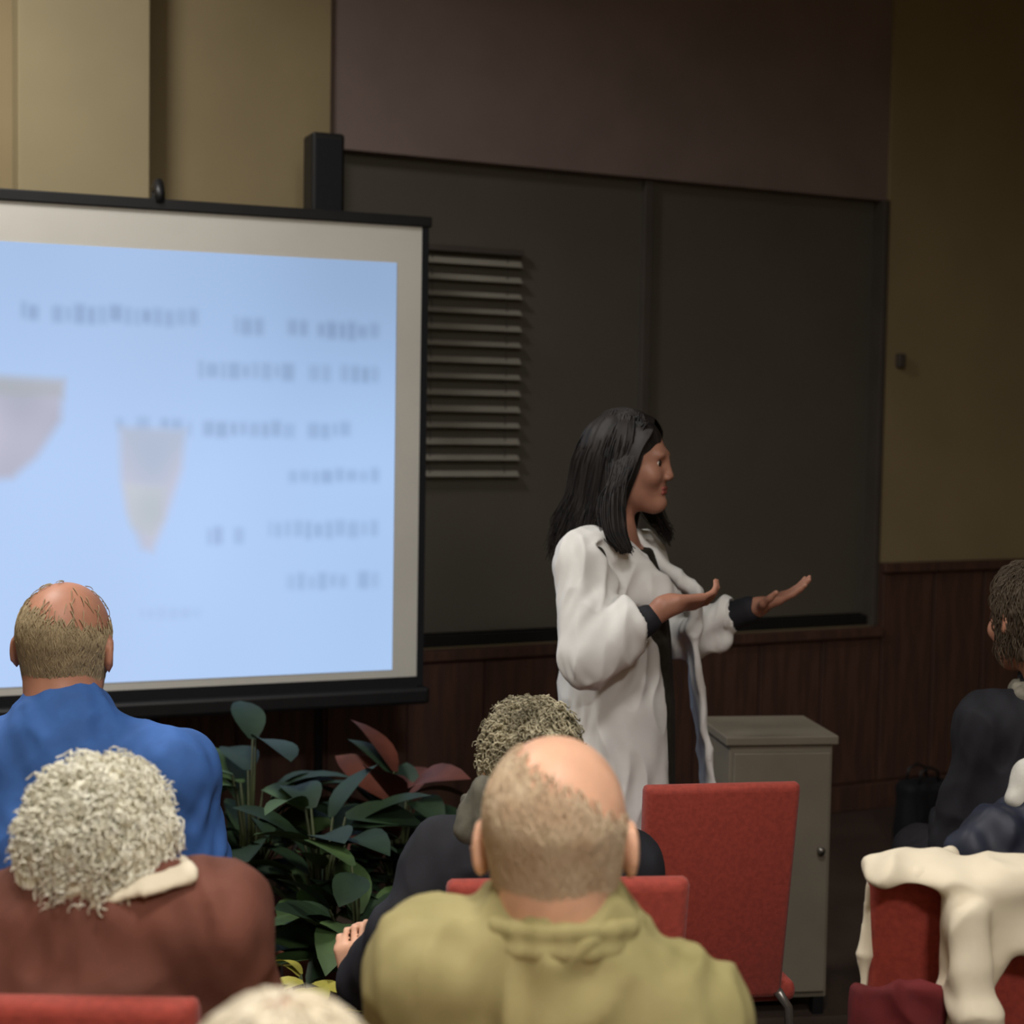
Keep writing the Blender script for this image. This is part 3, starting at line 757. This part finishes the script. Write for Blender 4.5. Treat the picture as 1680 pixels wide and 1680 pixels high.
# local axes: x = picture right (she faces +x, a little to the camera), y = away
FW = V3((math.cos(.24), -math.sin(.24), 0)); RT = V3((-math.sin(.24), -math.cos(.24), 0))   # her front, her right
M_skin3 = mat('skin_shaded', (168, 120, 100), 0.5, 0.1, 18, 0.02, sss=0.15)  # darker skin tone: the shade on the speaker's face is put into it
HM = np.stack([RT, FW, V3((0, 0, 1))], 1) @ rotm(-.08, -.06, 0)
hc = S(1034, 757, 0.0)
nS = S(958, 922, -.16); fS = S(1045, 915, .17); nb = S(1004, 884, 0.0)
nE = S(962, 1082, -.24); nW = S(1100, 992, -.22); fE = S(1112, 1042, .17); fW = S(1238, 998, .08)
zpx = lambda py: float(S(1010, py)[2])
zf = lambda py: zpx(py)
WHITE = mat('white_coat', (222, 221, 218), 0.85, 0.05, 12, 0.05)
DRESS = mat('dark_dress', (40, 36, 28), 0.85, 0.3, 60, 0.05)
TH2 = math.atan2(FW[1], FW[0])
rows_in = [(zf(1640), .0, 0, .13, .15), (zf(1300), .0, 0, .125, .165), (zf(1150), .005, 0, .115, .155), (zf(1040), .0, 0, .105, .14), (zf(950), -.005, 0, .11, .15), (zf(900), -.01, 0, .085, .13)]
v = Vol((-.34, -.46, -.01), (.62, .42, 1.74), .0045)
v.loft([(r[0], r[1], r[2], r[3] * .88, r[4] * .88) for r in rows_in], TH2, .03)
v.rc(hc + HM @ V3((0, -.03, -.05)), nb, .047, .05, .03)
head_into(v, hc, HM, .98, ear=True, nose=.7)
for s_, e, w_ in ((nS, nE, nW), (fS, fE, fW)):
    v.rc(nb, s_, .045, .05, .04); v.rc(s_, e, .046, .036, .03); v.rc(e, w_, .036, .024, .015)
hand_into(v, nW, S(1168, 985, -.18) - nW, (.1, .55, .8), (0, 1, .2), .38, .9)
hand_into(v, fW, S(1330, 962, .02) - fW, (-.25, -.1, 1), (0, -1, .1), .14, .95, .16)
for sx in (-.085, .085):
    hp = V3((RT * sx)[:2].tolist() + [.82]); kn = V3((RT * sx)[:2].tolist() + [.46]); an = V3((RT * sx)[:2].tolist() + [.09]) - FW * .02
    v.rc(hp, kn, .078, .052, .03); v.rc(kn, an, .05, .034, .02); v.rc(an + V3((0, 0, -.04)), an + FW * .14 + V3((0, 0, -.06)), .032, .024, .02)
link('body', v.mesh('body'), M_skin3, sp_)
add_eyes(sp_, hc, HM, .98)
q = Vol(hc + HM @ V3((0, .087, -.063)) - .04, hc + HM @ V3((0, .087, -.063)) + .04, .003)
q.rc(hc + HM @ V3((-.019, .0915, -.058)), hc + HM @ V3((.019, .0915, -.058)), .0045, None, .004); q.rc(hc + HM @ V3((-.016, .0905, -.069)), hc + HM @ V3((.016, .0905, -.069)), .0055, None, .004)
link('lips', q.mesh('lips'), M_lip, sp_)
for sx in (-.085, .085):
    an = V3((RT * sx)[:2].tolist() + [.09]) - FW * .02
    q = Vol(an - .2, an + .24, .006); q.rc(an + V3((0, 0, -.045)) - FW * .02, an + FW * .15 + V3((0, 0, -.06)), .038, .03, .02); q.rc(an, an + V3((0, 0, -.05)), .038, .038, .02); q.plane((0, 0, -1), -.002)
    link('shoe', q.mesh('shoe'), M_nail, sp_)
# dress
v = Vol((-.3, -.3, .2), (.4, .3, 1.4), .006)
v.loft([(q[0], q[1] + (.03 if q[0] < 1.2 else .01), q[2], q[3], q[4] * .93) for q in rows_in], TH2, .03); v.rc(nb + V3((0, 0, -.06)), nS, .05, .056, .03); v.rc(nb + V3((0, 0, -.06)), fS, .05, .056, .03)
link('dress', v.mesh('dress', lambda P: folds(P, 51, .004, 70, (1, 1, .2))), DRESS, sp_)
# coat
v = Vol((-.36, -.48, .2), (.62, .46, 1.45), .0045)
rows_out = [(r[0], r[1], r[2], r[3] + .022 + .035 * max(0, (1.05 - r[0])), r[4] + .022 + .03 * max(0, (1.05 - r[0]))) for r in rows_in]
rows_out[0] = (zf(1505),) + rows_out[0][1:]
v.loft(rows_out, TH2, .02)
v.rc(nb + V3((-.01, 0, -.02)), nS, .062, .068, .05); v.rc(nb + V3((-.01, 0, -.02)), fS, .062, .066, .05)
v.loft(rows_in, TH2, .01, 's', .006)
# front opening
fo = FW * .2
v.box(V3((0, 0, .7)) + FW * .2 - RT * .055, (.25, .10, .62), np.stack([FW, RT, V3((0, 0, 1))], 1), .01, .012, 's')
v.rc(nb + V3((0, 0, .04)) + FW * .03, nb + FW * .15 + V3((0, 0, -.10)), .052, .03, .01, 's')
# near sleeve: wide, hanging below the forearm
v.rc(nS, nE + V3((0, 0, .02)), .068, .064, .03); v.rc(nE, S(1030, 1022, -.235), .066, .064, .025); v.rc(nE + V3((.01, 0, -.01)), S(1016, 1060, -.235), .054, .05, .025)
dN = nW - nE; dN = dN / np.linalg.norm(dN)
v.box(S(1092, 990, -.235), (.06, .2, .2), np.stack([dN, V3((0, 1, 0)), np.cross(dN, V3((0, 1, 0)))], 1), .005, .006, 's')
v.rc(S(1010, 1045, -.235), S(1080, 1000, -.235), .044, .052, .006, 's')
v.rc(S(990, 905, -.125), S(1080, 978, -.115), .034, .026, .02); v.rc(S(1000, 890, -.10), S(1085, 965, -.10), .034, .026, .02)
v.rc(S(1000, 950, -.125), S(1078, 990, -.115), .034, .026, .02)
v.rc(S(970, 888, -.14), S(1006, 905, -.135), .036, .034, .02)
# far sleeve
v.rc(fS, fE, .064, .056, .03); v.rc(fE, S(1192, 1008, .11), .054, .046, .02); v.rc(fE + V3((.03, 0, -.02)), S(1184, 1050, .115), .04, .03, .025)
v.rc(S(1190, 1010, .11), S(1240, 1000, .09), .036, .042, .006, 's')
# lapels and the loose far front edge
v.rc(nb + V3((.02, -.07, .0)), S(1100, 975, -.09), .017, .02, .012); v.rc(nb + V3((.05, .05, .0)), S(1142, 972, .02), .017, .02, .012)
v.rc(S(1142, 972, .02), S(1140, 1050, .05), .017, .014, .012); 
for i in range(8):
    dy = .016 * i; dx = -1.5 * i
    v.rc(S(1138 + dx, 1045, .04 + dy), S(1168 + dx, 1290, .06 + dy), .010, None, .01); v.rc(S(1168 + dx, 1290, .06 + dy), S(1176 + dx, 1500, .06 + dy), .010, None, .01)
v.rc(S(1136, 1030, .05), S(1112, 1030, .15), .02, .03, .02)
link('coat', v.mesh('coat', lambda P: folds(P, 55, .0075, 60, (1, 1, .45)), 2), WHITE, sp_)
# dark under-sleeves showing at both cuffs
v = Vol((-.2, -.42, .9), (.5, .3, 1.35), .0045)
v.rc(nE, nE + (nW - nE) * .72, .043, .036, .01); link('undersleeve', v.mesh('undersleeve'), M_dark, sp_)
v = Vol((-.2, -.42, .9), (.6, .4, 1.35), .0045)
v.rc(fE, fE + (fW - fE) * .93, .041, .036, .01); link('undersleeve', v.mesh('undersleeve'), M_dark, sp_)
# hair: a cap plus falling locks
rg3 = random.Random(8)
v = Vol(hc - V3((.3, .3, .42)), hc + V3((.3, .3, .2)), .0045)
T = lambda x, y, z: hc + HM @ V3((x, y, z))
v.ell(T(0, -.022, .034), (.086, .101, .092), HM, .02)
v.rc(T(0, -.055, .0), T(0, -.095, -.15), .082, .07, .03)
v.ell(T(0, .10, -.055), (.078, .08, .105), HM, .012, 's')
hr_ = link('hair', v.mesh('hair', lambda P: .002 * sines(P, 170, 61, (1, 1, .12))), M_bhair, sp_)
def bez(pts, m):
    pts = np.array(pts, dtype=np.float64); t = np.linspace(0, 1, m)[:, None]
    # Catmull-Rom through the points
    n = len(pts) - 1; u2 = np.clip(t * n, 0, n - 1e-6); i0 = u2.astype(int)[:, 0]; f = u2 - i0[:, None]
    g = lambda k: pts[np.clip(i0 + k, 0, n)]
    return .5 * ((2 * g(0)) + (-g(-1) + g(1)) * f + (2 * g(-1) - 5 * g(0) + 4 * g(1) - g(2)) * f ** 2 + (-g(-1) + 3 * g(0) - 3 * g(1) + g(2)) * f ** 3)
paths = []
while len(paths) < 1900:
    a = rg3.uniform(-2.35, 2.35); sx, cy = math.sin(a), -math.cos(a)
    if cy > .66: continue
    j_ = lambda q: rg3.gauss(0, q)
    kk = rg3.uniform(.93, 1.06)
    x_, y_ = .05 * sx * rg3.random(), -.014 + .06 * cy * rg3.random() + .03 * max(0, cy); p0 = T(x_, y_, .034 + .097 * math.sqrt(max(.05, 1 - (x_ / .088) ** 2 - ((y_ + .022) / .104) ** 2)))
    p1 = T(.088 * sx * kk, -.022 + .104 * cy * kk, .03 + j_(.008)); p2 = T(.096 * sx * kk, -.035 + (.085 if cy > 0 else .115) * cy * kk, -.08)
    L = rg3.uniform(.06, .17)
    p3 = T(.10 * sx + j_(.008), -.045 + (.06 if cy > 0 else .135) * cy + j_(.008), -.10 - L)
    paths.append(bez([p0, p1, p2, p3], 14))
for _ in range(320):     # swept from the parting over the temples
    sx = rg3.choice((-1, 1)); q_ = rg3.uniform(.0, .06)
    paths.append(bez([T(sx * .008, .0 + q_ * .9, .122 - 4 * q_ * q_), T(sx * .055, .015 + q_ * .8, .095 - q_ * .3), T(sx * .088, .02 + q_ * .45, .03), T(sx * .098, .008 + q_ * .3, -.06), T(sx * .10, -.005, -.15 - rg3.uniform(0, .04))], 14))
for _ in range(420):     # lock falling in front of the near shoulder
    o = V3((rg3.gauss(0, .011), rg3.gauss(0, .008), 0))
    paths.append(bez([T(.05, -.01 + rg3.gauss(0, .02), .10), T(.090, .0 + rg3.gauss(0, .014), .02), S(1006, 815, -.115) + o, S(1008, 868, -.165) + o, S(1020, 895, -.185) + o * .8, S(1036 + rg3.gauss(0, 7), 918 + rg3.gauss(0, 9), -.19) + o * .4], 16)[:14])
for _ in range(220):     # lock on the far side
    o = V3((rg3.gauss(0, .010), rg3.gauss(0, .008), 0))
    paths.append(bez([T(-.05, -.01, .10), T(-.088, .0 + rg3.gauss(0, .014), .02), S(1062, 815, .09) + o, S(1076, 850, .10) + o, S(1098, 880 + rg3.gauss(0, 8), .10) + o * .5], 14))
strands('locks', paths, .0022, .0009, M_bhair, hr_)

# ------------------------------------------------------------------ empty red chair by the speaker, coat chair, cabinet
p = W(1182, 1290, 3.2)
ec = chair(p.x, 3.27, math.radians(10), 'empty red chair with its back to us beside the speaker')
ec.scale = (.9, .95, .945)
pc = W(1612, 1440, 2.5)
cc2 = chair(pc.x, 2.52, math.radians(-3), 'red chair draped with a cream coat at the bottom right')
# cream coat over that chair back
ct = thing('coat', 'cream coat hung over the back of the red chair at the bottom right', 'coat', (pc.x, 2.52, 0), math.radians(-3))
def L_(px, py, Y):
    return V3(local((pc.x, 2.52), math.radians(-3), W(px, py, Y)))
v = Vol((-.34, -.30, .35), (.36, .22, 1.05), .005)
v.box((0.005, -.072, .79), (.205, .052, .165), rotm(0, .14, 0), .04, .02)
v.box(L_(1487, 1590, 2.36), (.064, .12, .112), None, .015, .015, 's'); v.box(L_(1725, 1740, 2.36), (.095, .12, .135), rotm(0, 0, .3), .02, .015, 's')
v.box((0, -.045, .62), (.178, .03, .32), rotm(0, .14, 0), .01, .006, 's')
v.rc(L_(1590, 1500, 2.38), L_(1596, 1640, 2.37), .026, .034, .02); v.rc(L_(1596, 1640, 2.37), L_(1612, 1740, 2.37), .034, .036, .02)   # hanging sleeve
v.rc(L_(1548, 1432, 2.46), L_(1560, 1405, 2.50), .026, .014, .02)
link('body', v.mesh('body', lambda P: folds(P, 71, .009, 48, (1, 1, 1)), 2), M_cream, ct)
v = Vol((-.34, -.30, .15), (.36, .22, .85), .005)
v.box(L_(1470, 1700, 2.41), (.075, .016, .085), None, .014, .01)  # dark panel standing in for the shadow on the lower chair back
sc = link('scarf', v.mesh('scarf', lambda P: folds(P, 75, .008, 60)), mat('maroon_shade', (92, 26, 28), .85, .2, 20, .05)); sc.location = (pc.x, 2.52, 0); sc.rotation_euler = (0, 0, math.radians(-3))
tag(sc, 'dark maroon panel put in for the shadow low on the cream-coated chair', 'scarf')
# navy padded jacket bundled on the same chair, behind the coat
v = Vol((-.2, -.02, .4), (.42, .4, 1.16), .006)
for q in ((1600, 1395, 2.62, .04), (1640, 1370, 2.64, .055), (1690, 1400, 2.64, .06), (1650, 1425, 2.62, .05), (1700, 1350, 2.66, .06), (1745, 1400, 2.66, .06)):
    c0 = L_(*q[:3]); v.ell(c0, (q[3] * 1.1, q[3], q[3] * .85), None, .012); v.rc(c0, V3((c0[0] * .6 + .05, .2, .56)), q[3] * .9, .08, .02)
v.plane((0, 0, -1), -.463)
nj = link('jacket', v.mesh('jacket', lambda P: folds(P, 81, .009, 70)), mat('navy_nylon', (34, 38, 52), .55, .2, 20, .05)); nj.location = (pc.x, 2.52, 0); nj.rotation_euler = (0, 0, math.radians(-3))
tag(nj, 'dark navy padded jacket bundled on the seat behind the cream coat', 'jacket')
v = Vol((-.1, .02, .8), (.42, .34, 1.2), .005)
v.rc(L_(1668, 1310, 2.65), L_(1690, 1275, 2.66), .018, .026, .02); v.rc(L_(1690, 1275, 2.66), L_(1740, 1290, 2.66), .026, .03, .02); v.rc(L_(1740, 1290, 2.66), L_(1740, 1340, 2.66), .03, .03, .02)
gs = link('cap', v.mesh('cap', lambda P: .004 * sines(P, 60, 85)), mat('pale_grey_wool', (196, 194, 186), .9, .1, 40, .1)); gs.location = (pc.x, 2.52, 0); gs.rotation_euler = (0, 0, math.radians(-3))
tag(gs, 'pale grey woollen cap lying on the navy jacket at right', 'cap')

# grey cabinet behind the empty chair
p = W(1272, 1208, 4.25)
cb_ = thing('cabinet', 'plain grey cabinet standing behind the empty red chair', 'cabinet', (p.x, 4.40, 0), math.radians(8))
ht = p.z
link('body', box_mesh('body', (-.145, -.14, .05), (.145, .14, ht - .025), None, .004), M_grey, cb_)
link('top', box_mesh('top', (-.158, -.152, ht - .025), (.158, .15, ht), None, .004), M_grey, cb_)
dr = link('door', box_mesh('door', (-.135, -.154, .07), (.135, -.14, ht - .045), None, .003), M_grey, cb_)
link('knob', tube_mesh('knob', [(.11, -.154, ht * .6), (.11, -.175, ht * .6)], [.006, .011]), M_chrome, dr)
for sx in (-1, 1):
    for sy in (-1, 1): link('foot', box_mesh('foot', (sx * .125 - .015, sy * .12 - .015, 0), (sx * .125 + .015, sy * .12 + .015, .05)), M_black, cb_)

# ------------------------------------------------------------------ potted plants under the screen
def leaf_mesh(name, L, Wd, droop):
    bm = bmesh.new(); n = 7; rows = []
    for i in range(n + 1):
        t = i / n; wv = Wd * (math.sin(PI * min(1, t * .92 + .06)) ** .8) if i < n else .001
        y = L * t * (1 - .12 * droop * t); z = L * (.25 * t - droop * t * t)
        rows.append([bm.verts.new((-wv, y, z + wv * .22)), bm.verts.new((0, y, z)), bm.verts.new((wv, y, z + wv * .22))])
    for A, Bq in zip(rows, rows[1:]):
        for k in (0, 1): bm.faces.new((A[k], A[k + 1], Bq[k + 1], Bq[k]))
    return from_bm(name, bm, True)
M_leaf = [mat('leaf_dark', (30, 48, 28), .6, .25, 12), mat('leaf_mid', (62, 84, 46), .6, .25, 12), mat('leaf_yellow', (176, 168, 78), .5, .2, 14), mat('leaf_russet', (86, 44, 32), .6, .3, 12)]
M_pot = mat('clay_pot', (112, 66, 48), .8, .15, 14); M_soil = mat('soil', (40, 30, 24), .95, .2, 40); M_stem = mat('stem', (60, 66, 38), .6, .2, 20)
def plant(label, x, y, h, spread, n, kinds, seed, LL=(.22, .055)):
    r = random.Random(seed)
    t = thing('potted_plant', label, 'plant', (x, y, 0), 0, 'plants under the screen')
    ph = min(.26, h * .4); pr = .11 if h > .4 else .08
    pot = link('pot', lathe_mesh('pot', [(pr * .7, 0), (pr * .95, ph * .9), (pr * 1.08, ph * .9), (pr * 1.08, ph), (pr * .9, ph), (pr * .88, ph * .86)]), M_pot, t)
    link('soil', lathe_mesh('soil', [(.001, ph * .80), (pr * .9, ph * .82), (pr * .9, ph * .88), (.001, ph * .90)], 16), M_soil, pot)
    lm = {(k, d): leaf_mesh('leaf', LL[0], LL[1], d) for k in kinds for d in (.25, .6)}
    for key, me_ in lm.items(): me_.materials.append(M_leaf[key[0]])
    for i in range(n):
        a = r.uniform(0, 2 * PI); u_ = r.random(); rad = spread * (.25 + .6 * u_) * r.uniform(.5, 1); z = ph + (h - ph) * (.15 + .7 * r.random() * (1.15 - .5 * u_))
        tip = Vector((rad * math.cos(a) * .55, rad * math.sin(a) * .55, z))
        link('stem', tube_mesh('stem', [(0.03 * math.cos(a), .03 * math.sin(a), ph * .84), (tip.x * .5, tip.y * .5, ph + (z - ph) * .6), tuple(tip)], [.006, .005, .003], 5), M_stem, t)
        lf = link('leaf', lm[(r.choice(kinds), r.choice((.25, .6)))], None, t)
        lf.location = tip; lf.rotation_euler = (r.uniform(-.2, .75), r.uniform(-.4, .4), a - PI / 2 + r.uniform(-.5, .5)); sc_ = r.uniform(.7, 1.2); lf.scale = (sc_, sc_, sc_)
for lab, px, Y, hpx, spd, n, kinds, sd in (
    ('broad-leaved green plant right beside the blue shirt', 412, 4.34, 1190, .24, 34, (0, 0, 1), 1),
    ('dark leafy plant in the middle of the row under the screen', 530, 4.06, 1260, .24, 36, (0, 0, 0, 1), 2),
    ('leafy plant with some russet leaves left of the dark jacket', 658, 4.40, 1200, .23, 32, (0, 3, 3, 0), 3),
    ('low dark green plant in front of the row under the screen', 590, 3.72, 1400, .26, 30, (0, 1, 0), 5)):
    p = W(px, hpx, Y); plant(lab, p.x, Y, p.z, spd, n, kinds, sd)
p = W(508, 1555, 3.5); plant('small yellow-leaved plant left of the resting hand', p.x, 3.5, p.z, .16, 16, (2,), 9, (.11, .028))

# black bag on the floor by the far wall
p = W(1515, 1256, 6.0)
bg = thing('bag', 'black bag standing on the floor by the wainscot at right', 'bag', (p.x, 6.0, 0), TH)
v = Vol((-.16, -.12, -.01), (.16, .12, p.z + .05), .006)
v.box((0, 0, p.z * .42), (.11, .055, p.z * .42), None, .04, .01); v.plane((0, 0, -1), -.002)
link('body', v.mesh('body', lambda P: folds(P, 91, .006, 60)), M_blackcloth, bg)
for sy in (-.035, .035):
    link('handle', tube_mesh('handle', [(-.05, sy, p.z * .8), (-.04, sy, p.z * .95), (0, sy, p.z), (.04, sy, p.z * .95), (.05, sy, p.z * .8)], .006), M_black, bg)
